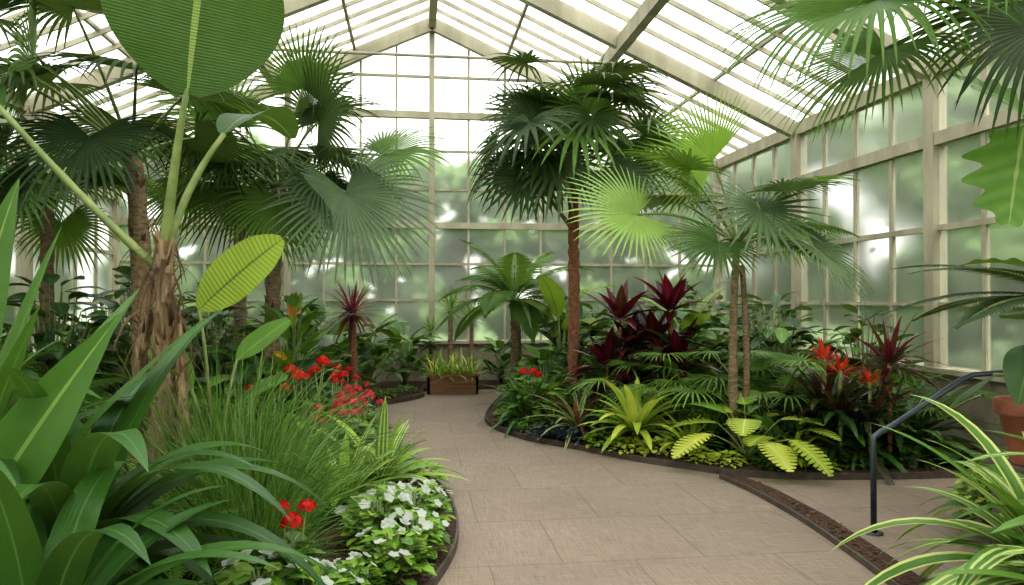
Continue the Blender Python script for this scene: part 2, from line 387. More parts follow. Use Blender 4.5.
for Y,nm in ((YB+.08,'back'),(YF-.08,'front')):
    xs=[XL,-2.4,RX,3.2,XR]
    for a,b in zip(xs[:-1],xs[1:]):
        M=MB()
        if a!=XL: beam(M,(a,Y,SL+.06),(a,Y,roofz(a)-.05),.11,.12,frame,up=V((0,1,0)))
        n=4
        for i in range(1,n):
            x=a+(b-a)*i/n; beam(M,(x,Y,SL+.06),(x,Y,roofz(x)),.045,.06,frame,up=V((0,1,0)))
        for z,h in ((1.6,.05),(2.3,.05),(3.05,.12),(3.75,.045),(4.5,.045),(5.2,.13),(5.95,.05)):
            if z>EZ:
                f=(RZ-z)/(RZ-EZ); lo=RX-(RX-XL)*f; hi=RX+(XR-RX)*f
            else: lo,hi=XL,XR
            l2,h2=max(a,lo)+.001,min(b,hi)-.001
            if h2>l2: beam(M,(l2,Y,z),(h2,Y,z),.11 if h>.1 else .05,h,frame)
        ps=[(a,Y,SL),(b,Y,SL),(b,Y,roofz(b)),(a,Y,roofz(a))]
        quad(M,ps,glass); M.obj('window_%d'%k,smooth=False); k+=1
M=MB()
for X in (XL-.15,XR+.15):
    ze=EZ+.1
    quad(M,[(RX,YF-.1,RZ+.12),(X,YF-.1,ze),(X,YB+.15,ze),(RX,YB+.15,RZ+.12)],roofglass)
    y=YF
    while y<YB+.1:
        beam(M,(RX,y,RZ+.07),(X,y,ze-.05),.03,.07,frame); y+=0.533
    for t in (.25,.75):
        x=RX+(X-RX)*t; z=RZ+(ze-RZ)*t; beam(M,(x,YF,z+.03),(x,YB,z+.03),.05,.06,frame)
M.obj('ceiling',smooth=False)
M=MB()
beam(M,(RX,YF,RZ-.02),(RX,YB-.1,RZ-.02),.14,.26,frame)
for X in (XL,XR):
    x=RX+(X-RX)*.5; z=(RZ+EZ)/2-.08; beam(M,(x,YF,z),(x,YB,z),.14,.24,frame)
    for y in cols:
        yy=min(y,YB-.05); beam(M,(RX,yy,RZ-.08),(X,yy,EZ-.02),.13,.2,frame)
for y in (8.2,11.4):
    tube(M,[(RX-(RX-XL)*.64,y,5.3),(RX+(XR-RX)*.64,y,5.3)],.025,frame,8)
M.obj('roof_truss',smooth=False)
# ------------------------------------------------------------ beds
def smooth(pts,n=6):
    out=[]; P=[V((a,b,0)) for a,b in pts]
    for i in range(len(P)-1):
        p0=P[max(i-1,0)];p1=P[i];p2=P[i+1];p3=P[min(i+2,len(P)-1)]
        for j in range(n):
            t=j/n; out.append(.5*((2*p1)+(p2-p0)*t+(2*p0-5*p1+4*p2-p3)*t*t+(3*p1-p0-3*p2+p3)*t**3))
    out.append(P[-1]); return out
def bed(name,edgepts,rest,h=.05):
    E=smooth(edgepts); poly=E+[V((a,b,0)) for a,b in rest]
    M=MB(); mi=M.mi(mulch); n=len(poly)
    for z in (0.001,h):
        for q in poly: M.v.append((q.x,q.y,z)); M.uv.append((0,0)); M.r.append(.5)
    M.f.append(tuple(range(n,2*n))); M.m.append(mi)
    for i in range(n):
        j=(i+1)%n; M.f.append((i,j,n+j,n+i)); M.m.append(mi)
    M.obj(name,smooth=False)
    M=MB()
    for a,b in zip(E[:-1],E[1:]):
        if (b-a).length>1e-4: beam(M,(a.x,a.y,h/2+.005),(b.x,b.y,h/2+.005),.018,h+.01,edge)
    M.obj('path_edging',smooth=False)
    return E
leftE=[(-.75,-2.9),(-.75,1),(-.5,2.6),(-.1,3.6),(.11,4.22),(.257,4.81),(.30,5.46),(.25,6.17),(.05,6.91),(-.31,8.11),(-.67,9.77),(-.58,11.27),(-.1,12.0),(.15,12.5),(.2,13.3),(1.2,13.4),(3,13.5),(5.98,13.5)]
rightE=[(5.98,12.6),(4,12.6),(2.2,12.6),(1.5,12.2),(1.09,10.85),(.93,9.66),(1.21,8.6),(1.75,7.84),(2.2,7.2),(2.64,6.75),(2.95,6.48),(3.6,6.28),(4.6,6.2),(5.98,6.2)]
E1=bed('planting_bed',leftE,[(5.98,14.52),(-5.32,14.52),(-5.32,-2.9)])
E2=bed('planting_bed',rightE,[])
E3=bed('planting_bed',[(2.1,0),(2.45,2.6),(2.6,3.6),(2.7,4.3),(2.78,5.14),(2.78,5.9),(2.72,6.45)],[(2.9,6.4),(2.98,5.9),(2.98,5.14),(2.9,4.3),(2.8,3.6),(2.65,2.6),(2.3,0)],h=.03)
E4=bed('planting_bed',[(2.6,0),(2.75,2.6),(3.05,3.3),(3.4,3.8),(3.7,4.4),(4.1,4.9),(4.6,5.3),(5.98,5.4)],[(5.98,0)])
M=MB()
for E,sg in ((E1,-1),(E2,1),(E3,1)):
    for a,b in zip(E[:-1],E[1:]):
        d=b-a; L=d.length
        if L<1e-4: continue
        nn=V((-d.y,d.x,0)).normalized()
        if E is E3: nn=-nn
        for _ in range(int(L*90)):
            q=a+d*R()+nn*(U(.03,.5) if E is not E3 else U(.03,.17)); az=R()*6.28
            blade(M,V((q.x,q.y,.055 if E is not E3 else .035)),dv(az,U(-.2,.5)),sideof(dv(az,0)),U(.02,.05),U(.01,.022),'petal',n=2,mat=chip)
M.obj('bark_mulch')
# ------------------------------------------------------------ planter, pot, handrail
M=MB()
x0,x1,y0,y1=.22,1.08,12.75,13.2
box(M,(x0,y0,.001),(x1,y0+.04,.32),wood); box(M,(x0,y1-.04,.001),(x1,y1,.32),wood)
box(M,(x0,y0,.001),(x0+.04,y1,.32),wood); box(M,(x1-.04,y0,.001),(x1,y1,.32),wood)
box(M,(x0-.02,y0-.02,.30),(x1+.02,y0+.05,.34),wood); box(M,(x0-.02,y1-.05,.30),(x1+.02,y1+.02,.34),wood)
box(M,(x0+.03,y0+.03,.02),(x1-.03,y1-.03,.27),mulch)
for i in range(5):
    rosette(M,(x0+.12+i*.16,y0+.2,.27),20,.48,.055,mat=['lime','bright','varieg'],grav=.7,prof='spear')
M.obj('wooden_planter',smooth=False)
def lathe(M,c,prof,mat,sides=28):
    mi=M.mi(mat); b=len(M.v)
    for r,z in prof:
        for j in range(sides):
            a=j/sides*6.28318; M.v.append((c[0]+r*math.cos(a),c[1]+r*math.sin(a),c[2]+z)); M.uv.append((j/sides,z)); M.r.append(.5)
    for i in range(len(prof)-1):
        for j in range(sides):
            a=b+i*sides+j; a2=b+i*sides+(j+1)%sides; M.f.append((a,a2,a2+sides,a+sides)); M.m.append(mi)
M=MB(); PX,PY=3.66,4.02
lathe(M,(PX,PY,.62),[(.0,0),(.13,0),(.135,.02),(.19,.30),(.215,.30),(.22,.315),(.22,.385),(.205,.39),(.19,.385),(.185,.33),(0,.33)],terra)
def pleaf(p,d,s,L,W,pf,mt,rnd=.6,g=.5):
    p=V(p); tube(M,bez((PX,PY,.95),((PX+p.x)/2+.12,(PY+p.y)/2,p.z*.75+.3),p),.011,'stem',6)
    blade(M,p,V(d),V(s),L,W,pf,n=60,grav=g,mat=mt,fold=.12,c=3,rnd=rnd,wave=.05,vshift=.3 if pf=='lobed' else 0)
pleaf((3.53,3.95,2.62),(-.3,-.15,-.85),(.85,-.4,-.3),.62,.58,'lobed','split',.5,.3)
pleaf((3.85,4.0,2.3),(.1,-.15,-.7),(.9,-.2,-.1),.55,.5,'lobed','split',.2)
pleaf((3.75,4.2,2.75),(-.3,.3,.5),(.9,.3,0),.5,.45,'lobed','split')
pleaf((3.8,4.2,1.8),(-.6,.3,.2),(.3,.9,0),.4,.36,'lobed','mid')
pleaf((3.5,3.85,1.35),(-.5,-.3,-.5),(.7,-.6,.2),.42,.26,'heart','dark')
pleaf((3.75,3.75,1.3),(.1,-.6,-.5),(1,0,.1),.42,.28,'heart','dark')
pleaf((3.45,4.1,1.15),(-.9,-.1,-.3),(.1,-.9,.4),.4,.2,'heart','dark')
pleaf((3.8,4.1,1.5),(.2,-.3,.2),(1,.2,.1),.45,.3,'heart','mid')
pleaf((3.55,3.9,1.5),(-.6,-.3,.2),(.5,-.7,.1),.4,.24,'heart','dark')
pleaf((3.6,3.8,1.08),(-.3,-.6,-.3),(.9,-.3,.1),.36,.22,'heart','mid')
M.obj('potted_philodendron')
M=MB(); box(M,(PX-.16,PY-.16,.05),(PX+.16,PY+.16,.58),stone); box(M,(PX-.19,PY-.19,.58),(PX+.19,PY+.19,.62),stone); box(M,(PX-.19,PY-.19,.05),(PX+.19,PY+.19,.1),stone); M.obj('stone_plinth',smooth=False)
M=MB()
tube(M,[(3.12,4.79,.0),(3.12,4.79,.62),(3.125,4.79,.66),(3.17,4.795,.69),(3.3,4.82,.74),(3.9,4.93,1.03),(4.0,4.95,1.06),(4.3,4.98,1.07),(4.9,5.02,1.07),(4.96,5.02,1.03),(4.97,5.02,.9),(4.97,5.02,0)],.02,steel,10)
lathe(M,(3.12,4.79,0),[(.06,0),(.06,.012),(.025,.014)],steel,14)
M.obj('handrail')
# ------------------------------------------------------------ LEFT BED plants
b0=.05
M=MB(); tube(M,[(0,0,0),(0,0,.55)],.09,'stem',10)
rosette(M,(0,0,.5),32,1.08,.18,e0=.3,e1=1.35,grav=1.9,prof='lily',mat='lily',segs=14,g0=.1,c=3,rj=.06,fold=.12)
rosette(M,(0,0,.4),14,.88,.16,e0=-.1,e1=.6,grav=1.3,prof='lily',mat='lily',segs=12,c=3,rj=.06,fold=.12)
cl=M.obj('crinum_lily',(-1.36,3.2,b0))
place(cl.data,'crinum_lily',(-2.05,3.5,b0),2,1.05)
place(cl.data,'crinum_lily',(-1.15,2.5,b0),4,.8)
M=MB()
for az,el,L,W in ((.5,1.35,1.75,.3),(.9,1.1,1.7,.28),(.1,1.0,1.7,.26),(-.5,1.2,1.5,.24),(2,1.1,1.6,.26),(3,1.2,1.6,.26),(4.2,1.2,1.4,.26)):
    blade(M,V((0,0,.2)),dv(az,el),sideof(dv(az,0))+V((.3,0,0)),L,W,'lily',n=14,grav=.4,mat='strap',fold=.15,c=2,rnd=.9)
M.obj('birds_nest_fern',(-1.98,3.35,b0))
M=MB()
for x,z,L,W,lean in ((0,.75,1.3,.28,.3),(.12,.6,1.1,.24,.6),(-.15,.7,1.2,.26,-.1)):
    tube(M,[(0,0,0),(x*.5,0,z*.5),(x,0,z)],.015,'stem',6)
    blade(M,V((x,0,z)),V((lean,-.1,1)),V((.9,-.1,-.2)),L,W,'lance',n=14,grav=.2,mat='mid',fold=.15,c=2,rnd=.15)
M.obj('aspidistra_plant',(-1.78,2.95,b0))
def grass(n,h,r,mat='grass'):
    M=MB()
    for i in range(n):
        az=R()*6.28; rho=math.sqrt(R())*r; el=U(.7,1.5)
        blade(M,V((math.cos(az)*rho,math.sin(az)*rho,0)),dv(az+U(-1,1),el),sideof(dv(az+R()*2,0)),h*U(.6,1.15),U(.006,.012),'grass',n=6,grav=U(.5,2.2),mat=mat,g0=.2,fold=.1)
    return M
g=grass(620,1.05,.2).obj('ornamental_grass',(-.95,4.5,b0))
for x,y,s in ((-1.25,5.2,1.25),(-.98,5.05,.8),(-.8,4.15,.55)):
    place(g.data,'ornamental_grass',(x,y,b0),R()*6,s)
def impat(mat,nl=150,nf=13,r=.2,h=.26,fr=.027):
    M=MB(); shrub(M,(0,0,0),h,r,nl,.09,.055,'oval',['mid','bright'],segs=3,hmin=.2)
    for i in range(nf):
        az=R()*6.28; rho=math.sqrt(R())*r; q=V((math.cos(az)*rho,math.sin(az)*rho,h*(1.0-.35*(rho/r)**2)+.03))
        flower5(M,q,V((math.cos(az)*.5+.0,math.sin(az)*.5-.4,.8)),fr*U(.9,1.2),mat)
    return M
im=impat('white').obj('white_impatiens',(.0,4.55,b0))
for x,y,s in ((.0,4.95,1.2),(.05,5.3,1.0),(-.12,4.2,1.1),(-.7,3.55,1.35),(-.48,3.6,1.1),(-.22,4.8,1.2),(-.15,5.1,1.1),(-.3,3.95,.8)):
    place(im.data,'white_impatiens',(x,y,b0),R()*6,s)
def geran(mat,n=6,h=.5,r=.2,ur=.05):
    M=MB(); shrub(M,(0,0,0),h*.85,r,90,.11,.11,'heart','mid',segs=4)
    for i in range(n):
        az=i*2.4; rho=r*(.3+.7*R()); q=V((math.cos(az)*rho,math.sin(az)*rho,h*U(.85,1.2)))
        tube(M,[(0,0,.1),q*.6,q],.005,'stem',4); umbel(M,q,ur*U(.7,1.1),mat)
    return M
gr=geran('redpetal',3,.46,.1,.045).obj('red_geranium',(-.6,3.85,b0))
gp=geran('pink',7,.62,.25,.045).obj('pink_geranium',(-.55,6.9,b0))
place(gp.data,'pink_geranium',(-.5,7.5,b0),2,.95); place(gp.data,'pink_geranium',(-.7,6.5,b0),4,.95); place(gp.data,'pink_geranium',(-.6,8.3,b0),1,.9)
gp=geran('redpetal',5,.85,.25,.05).obj('red_geranium',(-.95,6.9,b0))
place(gp.data,'red_geranium',(-.75,7.9,b0),1,.85)
place(gp.data,'red_geranium',(-.8,7.3,b0),3,.9); place(gp.data,'red_geranium',(-1.1,6.3,b0),5,.95)
M=MB(); rosette(M,(0,0,.05),36,.68,.1,e0=.25,e1=1.35,grav=1.1,mat=['varieg2','bright','bright'],segs=8); v1=M.obj('variegated_dracaena',(-.27,6.1,b0))
place(v1.data,'variegated_dracaena',(-.52,5.6,b0),2,.85)
def cover(mat,n=150,r=.3,h=.15,L=.07,W=.05,prof='oval'):
    M=MB(); shrub(M,(0,0,0),h,r,n,L,W,prof,mat,segs=3,stems=False,hmin=.2); return M
cv={k:cover(k).obj('ground_cover_'+nm,l) for k,nm,l in (('bright','sedum',(.0,6.5,b0)),('lime','creeping_jenny',(2.45,7.3,b0)),('mid','ivy',(-.25,7.4,b0)),('bluegreen','ajuga',(1.65,8.25,b0)),('dark','mondo',(-.55,8.6,b0)))}
for k,x,y,s in (('mid',-.5,8.9,1),('bright',-.85,9.6,.8),('mid',-.9,10.2,1),('dark',-.9,10.8,1),('mid',-.85,11.4,.9),('bright',-.5,12.1,1),('mid',-.15,12.7,.8),('lime',2.7,6.98,.85),('lime',2.2,7.5,.9),('bluegreen',1.5,8.4,.9),('bluegreen',1.85,8.05,.9),('mid',1.35,8.85,.9),('mid',1.22,9.3,.8),('bright',1.25,9.9,.8),('mid',1.35,10.5,.8),('mid',1.5,11.2,.8),('lime',2.92,6.78,.75),('bright',2.0,7.8,1),('mid',-.1,6.9,.8),('mid',-.0,5.75,.8),('dark',-.35,4.0,1),('mid',-.6,3.2,1.0),('mid',1.8,12.0,.9),('dark',-.9,8.3,1.2),('bright',1.3,9.6,.8),('mid',3.3,6.6,.8),('bright',3.65,6.5,.8),('mid',4.1,6.5,.9),('dark',4.6,6.5,.9),('dark',5.1,6.5,.9),('mid',-.45,8.4,.8)):
    place(cv[k].data,cv[k].name.split('.')[0],(x,y,b0),R()*6,s)
# banana plant
M=MB()
trunk(M,[(0,0,0),(.03,0,.9),(.02,.0,2.0)],.1,.055,'fibre',n=30,jit=.18,stubs=90,sl=.3,sw=.03)
trunk(M,[(-.02,.05,1.75),(-.4,.0,2.1),(-1.0,.0,2.8)],.028,.018,'stem',n=14)
trunk(M,[(-.13,.1,0),(-.25,.1,.7),(-.08,.1,1.7)],.055,.035,'fibre',n=22,stubs=30,jit=.18,sl=.25,sw=.03)
trunk(M,[(.12,-.05,0),(.2,-.05,.7),(.1,-.02,1.5)],.045,.03,'fibre',n=22,stubs=30,jit=.18,sl=.25,sw=.03)
tube(M,bez((.02,0,1.8),(.1,-.1,2.4),(.22,-.2,2.9)),[.042-.003*i for i in range(9)],'stem',8)
tube(M,bez((.02,0,1.8),(.1,.1,2.3),(.35,.2,2.7)),[.035-.002*i for i in range(9)],'stem',8)
def bigleaf(M,p,d,s,L,W,mat='banana',**k): blade(M,V(p),V(d),V(s),L,W,'oval',n=26,mat=mat,fold=.18,c=3,wave=.05,**k)
bigleaf(M,(.22,-.2,2.86),(.18,-.3,1),(1,.1,0),1.15,1.05,grav=.5,rnd=.25)
bigleaf(M,(-1.0,.0,2.8),(-.7,.3,.9),(.6,.6,-.3),1.2,.42,grav=1.0,rnd=.3)
bigleaf(M,(.35,.2,2.7),(.3,.8,.9),(.9,-.4,0),1.0,.4,grav=1.4,rnd=.1)
for i in range(60):
    az=R()*6.28; blade(M,V((U(-.05,.05),0,U(.8,2.0))),dv(az,U(-.2,.9)),sideof(dv(az,0)),U(.2,.6),U(.015,.04),'spear',n=6,grav=2.8,mat='brownleaf')
M.obj('banana_plant',(-1.66,5.2,b0))
M=MB()
def fl(M,p,d,nr,L,W,mat='canna',rnd=.8,g=.2):
    p,d,nr=V(p),V(d),V(nr); tube(M,bez((0,0,0),(p.x*.3,p.y*.3,p.z*.7),p),.014,'stem',6)
    blade(M,p,d,d.cross(nr),L,W,'oval',n=18,grav=g,mat=mat,c=2,fold=.15,wave=.06,rnd=rnd)
fl(M,(-.12,0,1.48),(.6,0,.62),(-.1,-.9,.4),.78,.4)
fl(M,(.1,.2,1.1),(.5,.3,.5),(-.3,-.7,.6),.5,.24,'mid')
fl(M,(-.2,.1,.9),(-.5,.1,.7),(0,-.8,.5),.5,.24,'mid')
fl(M,(.15,-.1,.8),(.6,-.3,.4),(-.2,-.4,.8),.5,.24,'cala')
M.obj('canna_plant',(-1.42,5.65,b0))
# dark fan palm far left
M=MB(); cr=V((-.05,0,2.75)); trunk(M,[(0,0,0),(.1,0,1.4),(-.05,0,2.75)],.09,.07,stubs=40)
tleaf(M,cr,(-1.35,-1.0,3.5),(-.6,-.3,.3),(.2,-.9,.5),.85,nseg=44,mat='palmdark',grav=1.1)
tleaf(M,cr,(-1.0,-1.0,2.7),(-.4,-.5,-.5),(.2,-.8,.7),.8,nseg=44,mat='palmdark',grav=1.0)
tleaf(M,cr,(-1.8,-.7,2.8),(-.7,-.3,-.2),(.3,-.8,.5),.9,nseg=44,mat='palmdark',grav=1.2)
tleaf(M,cr,(-.5,-.7,3.3),(.2,-.5,.4),(0,-.8,.6),.8,nseg=44,mat='palm',grav=1.1)
for az,el,pl,Rr in ((-2.2,.6,1.0,.95),(-1.6,.2,.8,.85),(-2.8,.2,.9,.9),(-1.2,.8,.9,.9),(-.4,.9,.7,.85),(3.1,.9,.9,.9),(2.0,.7,.8,.9),(1,.6,.7,.9),(-2.4,-.1,.8,.85),(-1.9,1.1,1.2,.95),(-2.6,.9,1.4,1.0)):
    palmleaf(M,cr,az,el,pl,Rr,tilt=.7,nseg=44,mat='palmdark',grav=.9)
M.obj('fan_palm',(-2.3,6.65,b0))
M=MB(); cr=V((.05,0,2.75)); trunk(M,[(0,0,0),(-.05,0,1.4),(.05,0,2.75)],.08,.07,stubs=50)
tleaf(M,cr,(.8,-.5,2.65),(.35,-.35,-.85),(.25,-.85,.4),1.15,nseg=52,mat='palmblue',grav=.8,spread=2.5)
tleaf(M,cr,(.5,-.3,3.4),(.3,-.5,.5),(.1,-.9,.6),.95,nseg=46,mat='palmdark',grav=1.2,spread=2.4)
tleaf(M,cr,(1.15,.1,3.15),(.8,-.1,.2),(.1,-.6,.8),.9,nseg=46,mat='palm',grav=1.3,spread=2.2)
tleaf(M,cr,(-.35,-.4,3.3),(-.5,-.3,.4),(.0,-.8,.6),.9,nseg=46,mat='palm',grav=1.2,spread=2.3)
tleaf(M,cr,(.35,-.3,3.75),(.2,-.3,1),(.1,-.9,.1),.7,nseg=40,mat='palm',grav=.4,spread=2.0)
for az,el,pl,Rr in ((.0,.6,.7,.95),(.6,.9,.6,.9),(1.8,.8,.7,.9),(3.0,.7,.7,.95),(3.8,.5,.6,.9),(-1.9,.6,.6,.85),(-.6,.2,.6,.9),(2.4,.2,.7,.9),(-2.5,1.1,.9,.9),(.2,1.2,.9,.9),(-1.4,-.2,.5,.8)):
    palmleaf(M,cr,az,el,pl,Rr,tilt=.7,nseg=44,mat=random.choice(['palm','palmdark','palmdark']),grav=.9)
M.obj('fan_palm',(-1.5,8.3,b0))
M=MB(); cr=V((0,0,3.0)); trunk(M,[(0,0,0),(.1,0,1.5),(0,0,3.0)],.09,.07,stubs=30)
for i in range(14): palmleaf(M,cr,i*2.4,U(-.1,1.1),U(.6,.9),U(.85,1.0),tilt=.7,nseg=38,mat='palm',grav=.8)
fp=M.obj('fan_palm',(-2.4,10.6,b0))
place(fp.data,'fan_palm',(-3.9,8.6,b0),2,.85)
M=MB(); trunk(M,[(0,0,0),(.04,0,.6),(0,0,1.3)],.055,.04,'redtrunk',n=20)
rosette(M,(0,0,1.35),70,.5,.04,e0=-.7,e1=1.4,grav=.8,prof='spear',mat=['redhead','redhead','red'],segs=6)
M.obj('red_dracaena',(-.8,9.9,b0))
M=MB(); shrub(M,(0,0,0),1.75,.3,44,.34,.12,'lance',['yellow','bright','mid','mid'],grav=.6,el=.8)
M.obj('croton_shrub',(-1.25,8.0,b0))
M=MB(); shrub(M,(0,0,0),1.2,.5,42,.5,.24,'oval',['cala','mid','dark'],grav=.9,el=.5,segs=10,c=2)
ca=M.obj('calathea_plant',(-1.4,9.4,b0))
for x,y,s in ((-1.2,10.9,1.1),(-.75,12.4,1.0),(-1.5,12.5,1.2),(1.6,13.85,.7),(-.2,13.75,.9),(2.5,11.4,1.2),(1.85,10.4,.75),(2.7,13.8,.75),(3.3,9.5,1.2),(-1.5,7.6,.9)):
    place(ca.data,'calathea_plant',(x,y,b0),R()*6,s)
M=MB()
for i in range(22):
    az=i*2.4; el=U(.4,1.35); d=dv(az,el); frond(M,(0,0,.05),d,sideof(dv(az,0)),U(.7,.95),nl=24,ll=.15,wl=.035,grav=1.6,mat='mid',ang=1.2,vf=.05,lg=.3,nb=3)
fe=M.obj('boston_fern',(-1.0,8.6,b0))
for x,y,s in ((-1.3,7.9,1.0),(-1.9,7.4,1.2),(-1.2,9.9,.9),(-1.9,9.4,1.2),(-1.6,11.2,1.2),(-2.3,8.3,1.3),(-2.8,7.2,1.3),(-1.6,6.4,1.1),(-3.3,6.2,1.4),(3.7,7.6,1.2),(4.4,7.4,1.2),(3.9,8.6,1.3),(2.1,9.3,.8),(2.9,7.9,.8),(1.7,9.9,.7),(3.5,6.95,.7),(-2.7,5.0,1.2),(-3.2,4.4,1.3),(1.85,11.3,1.0),(3.6,11,1.3),(4.9,6.9,.9),(4.1,4.7,.7),(3.75,3.5,.6),(3.6,3.75,.55),(-1.35,4.3,.9),(-1.2,6.6,.8)):
    place(fe.data,'boston_fern',(x,y,b0),R()*6,s)
M=MB(); shrub(M,(0,0,0),1.7,.65,150,.32,.15,'oval',['dark','mid','dark'],grav=.8,segs=5)
sh=M.obj('broadleaf_shrub',(-2.4,9.3,b0))
for x,y,s in ((-3.6,8,1.1),(-3.4,9.8,1.2),(-2.0,12.6,1.0),(-3.3,12.7,1.1),(-4.3,11,1.0),(3.5,10.2,1.0),(4.6,9.2,1.0),(4.4,11.2,1.1),(2.9,11.7,.9),(5.0,10.3,.9),(5.1,8,.9),(-4.2,6.6,1.0),(-4.3,5.2,1.0),(-3.1,5.6,.9),(3.9,13.85,.6),(4.9,12,.7),(2.75,9.6,.9),(-4.4,13.3,.9)):
    place(sh.data,'broadleaf_shrub',(x,y,b0),R()*6,s)
def areca(n,L,cr,ll=.42,mat='palm'):
    M=MB()
    if cr>0.3: trunk(M,[(0,0,0),(.05,0,cr*.5),(0,0,cr)],.09,.07,stubs=15)
    for i in range(n):
        az=i*2.4; el=.25+1.1*(i/n); frond(M,(0,0,cr),dv(az,el),sideof(dv(az,0)),L*U(.85,1.1),nl=40,ll=ll,wl=.04,grav=1.7,mat=mat,ang=1.0,vf=.15,lg=.8)
    return M
ar=areca(18,1.5,1.5,mat='palm').obj('areca_palm',(1.6,12.0,b0))
ar2=areca(15,1.6,.2,.4,'palm').obj('areca_palm',(-2.6,13.0,b0))
place(ar2.data,'areca_palm',(-3.6,11.6,b0),1,1.0); place(ar2.data,'areca_palm',(4.2,12.2,b0),2,.9); place(ar2.data,'areca_palm',(-3.6,7.2,b0),3,.9)
place(ar2.data,'areca_palm',(4.6,9.0,b0),4,.8)
M=MB(); trunk(M,[(0,0,0),(0,0,.6),(0,0,1.35)],.05,.04,n=12); rosette(M,(0,0,1.35),60,.45,.035,e0=-.4,e1=1.45,grav=.2,prof='spear',mat=['palmlight','palm'],segs=3)
yu=M.obj('yucca',(.65,13.75,b0)); place(yu.data,'yucca',(1.05,13.9,b0),1,.88); place(yu.data,'yucca',(.3,14.0,b0),1,.7)
# ------------------------------------------------------------ RIGHT BED
M=MB(); trunk(M,[(0,0,0),(.05,0,1.9),(.0,0,3.3)],.08,.065,'redtrunk',n=40,jit=.15)
trunk(M,[(0,0,2.5),(-.3,.1,2.9),(-.5,.1,3.3)],.028,.022,'redtrunk',n=20,jit=.15)
cr=V((0,0,3.3))
for i in range(28):
    palmleaf(M,cr+Z*U(-.1,.5),i*2.4,U(.0,1.2),U(.55,1.15),U(.7,.92),tilt=.7,nseg=20,spread=2.4,join=.28,mat=random.choice(['palmdark','palmdark','palmblue','palm']),wmul=1.3,grav=.7)
for i in range(10):
    palmleaf(M,V((-.5,.1,3.25)),i*2.4,U(-.2,1.1),U(.4,.8),U(.6,.75),tilt=.8,nseg=16,spread=2.4,join=.28,mat='palmdark',wmul=1.3,grav=.8)
tleaf(M,cr,(.1,-.5,3.95),(.0,-.3,1),(.0,-1,-.2),.75,nseg=34,mat='palm',grav=.3)
tleaf(M,cr,(.4,-.6,3.15),(.5,-.3,-.5),(.2,-1,.3),.85,nseg=34,mat='palmblue',grav=.3)
tleaf(M,cr,(.9,-.3,3.7),(.9,-.3,-.1),(.2,-.8,.6),.85,nseg=30,mat='palm',grav=.6)
tleaf(M,cr,(-.6,-.5,3.8),(-.8,-.3,.1),(0,-.9,.5),.8,nseg=30,mat='palmdark',grav=.6)
tleaf(M,cr,(-.7,-.4,3.1),(-.5,-.3,-.7),(-.1,-.9,.4),.75,nseg=28,mat='palmdark',grav=.5)
M.obj('windmill_palm',(2.08,9.8,b0))
M=MB(); cr=V((.02,0,2.1))
trunk(M,[(0,0,0),(-.06,0,1.1),(.02,0,2.1)],.048,.032,'trunk',n=34,stubs=6,sl=.1); trunk(M,[(.1,.05,0),(.16,0,.9),(.07,0,1.9)],.036,.026,'trunk',n=30)
tleaf(M,cr,(.05,-.45,2.4),(.1,-.45,-.55),(.05,-.8,.6),.78,nseg=30,spread=2.9,join=.35,mat='palmblue',grav=.25)
tleaf(M,cr,(.75,-.2,2.05),(.7,-.2,-.6),(.35,-.6,.7),.75,nseg=30,mat='palmblue',grav=.7)
tleaf(M,cr,(-.98,.1,2.4),(-.75,-.25,-.1),(.1,-.75,.6),.85,nseg=48,spread=2.5,mat='palmlight',grav=.5)
tleaf(M,cr,(-.2,.1,2.95),(-.65,-.2,.35),(.25,-.9,-.2),.85,nseg=44,spread=1.7,mat='bright',grav=.3)
tleaf(M,cr,(-.3,-.3,2.1),(-.7,-.4,-.4),(-.1,-.7,.7),.6,nseg=34,mat='palm',grav=.7)
for az,el,pl,Rr,mt in ((.2,.9,.9,.75,'palm'),(1.2,.9,.8,.8,'palm'),(2.2,.8,.8,.8,'palmblue'),(3.0,1.1,.9,.8,'palm'),(.6,.4,.9,.75,'palmlight'),(-1.0,.9,.7,.6,'palmblue')):
    palmleaf(M,cr,az,el,pl,Rr,tilt=.5,nseg=34,mat=mt)
for az,el in ((-.1,.6),(.3,.4),(2.8,1.1)):
    frond(M,cr,dv(az,el),sideof(dv(az,0)),1.3,nl=36,ll=.34,wl=.03,grav=1.1,mat='palm',lg=.9)
M.obj('fan_palm',(3.18,7.15,b0))
def ladypalm(mat,n=12,h=.7,Rr=.42):
    M=MB()
    for i in range(n):
        palmleaf(M,V((U(-.1,.1),U(-.1,.1),U(.05,h*.4))),i*2.4,U(.6,1.3),U(.4,h),Rr*U(.85,1.1),tilt=.7,nseg=24,spread=2.2,join=.3,mat=mat,grav=.5)
    return M
lp=ladypalm('palm').obj('lady_palm',(3.75,7.3,b0)); lp2=ladypalm('palmlight',11,.9,.5).obj('lady_palm',(3.15,8.1,b0))
for x,y,s in ((4.2,7.8,1.2),(3.45,7.9,1.2),(4.9,7.1,1.1),(-2.1,5.9,1.0)): place(lp.data,'lady_palm',(x,y,b0),R()*6,s)
place(lp2.data,'lady_palm',(3.7,7.5,b0),3,1.0); place(lp2.data,'lady_palm',(2.8,7.8,b0),1,.65); place(lp2.data,'lady_palm',(2.75,8.4,b0),5,1.0)
M=MB()
for x,y,h in ((0,0,1.3),(.15,.1,.95),(-.15,.05,.7)):
    trunk(M,[(x,y,0),(x,y,h/2),(x,y,h)],.025,.02,'redtrunk',n=8)
    rosette(M,(x,y,h),16,.52,.15,e0=.1,e1=1.4,grav=.7,prof='lance',mat=['red','redb','red'],segs=8,c=2)
    rosette(M,(x,y,h*.7),8,.5,.15,e0=.1,e1=.9,grav=.8,prof='lance',mat=['redb','bronze','mid'],segs=8,c=2)
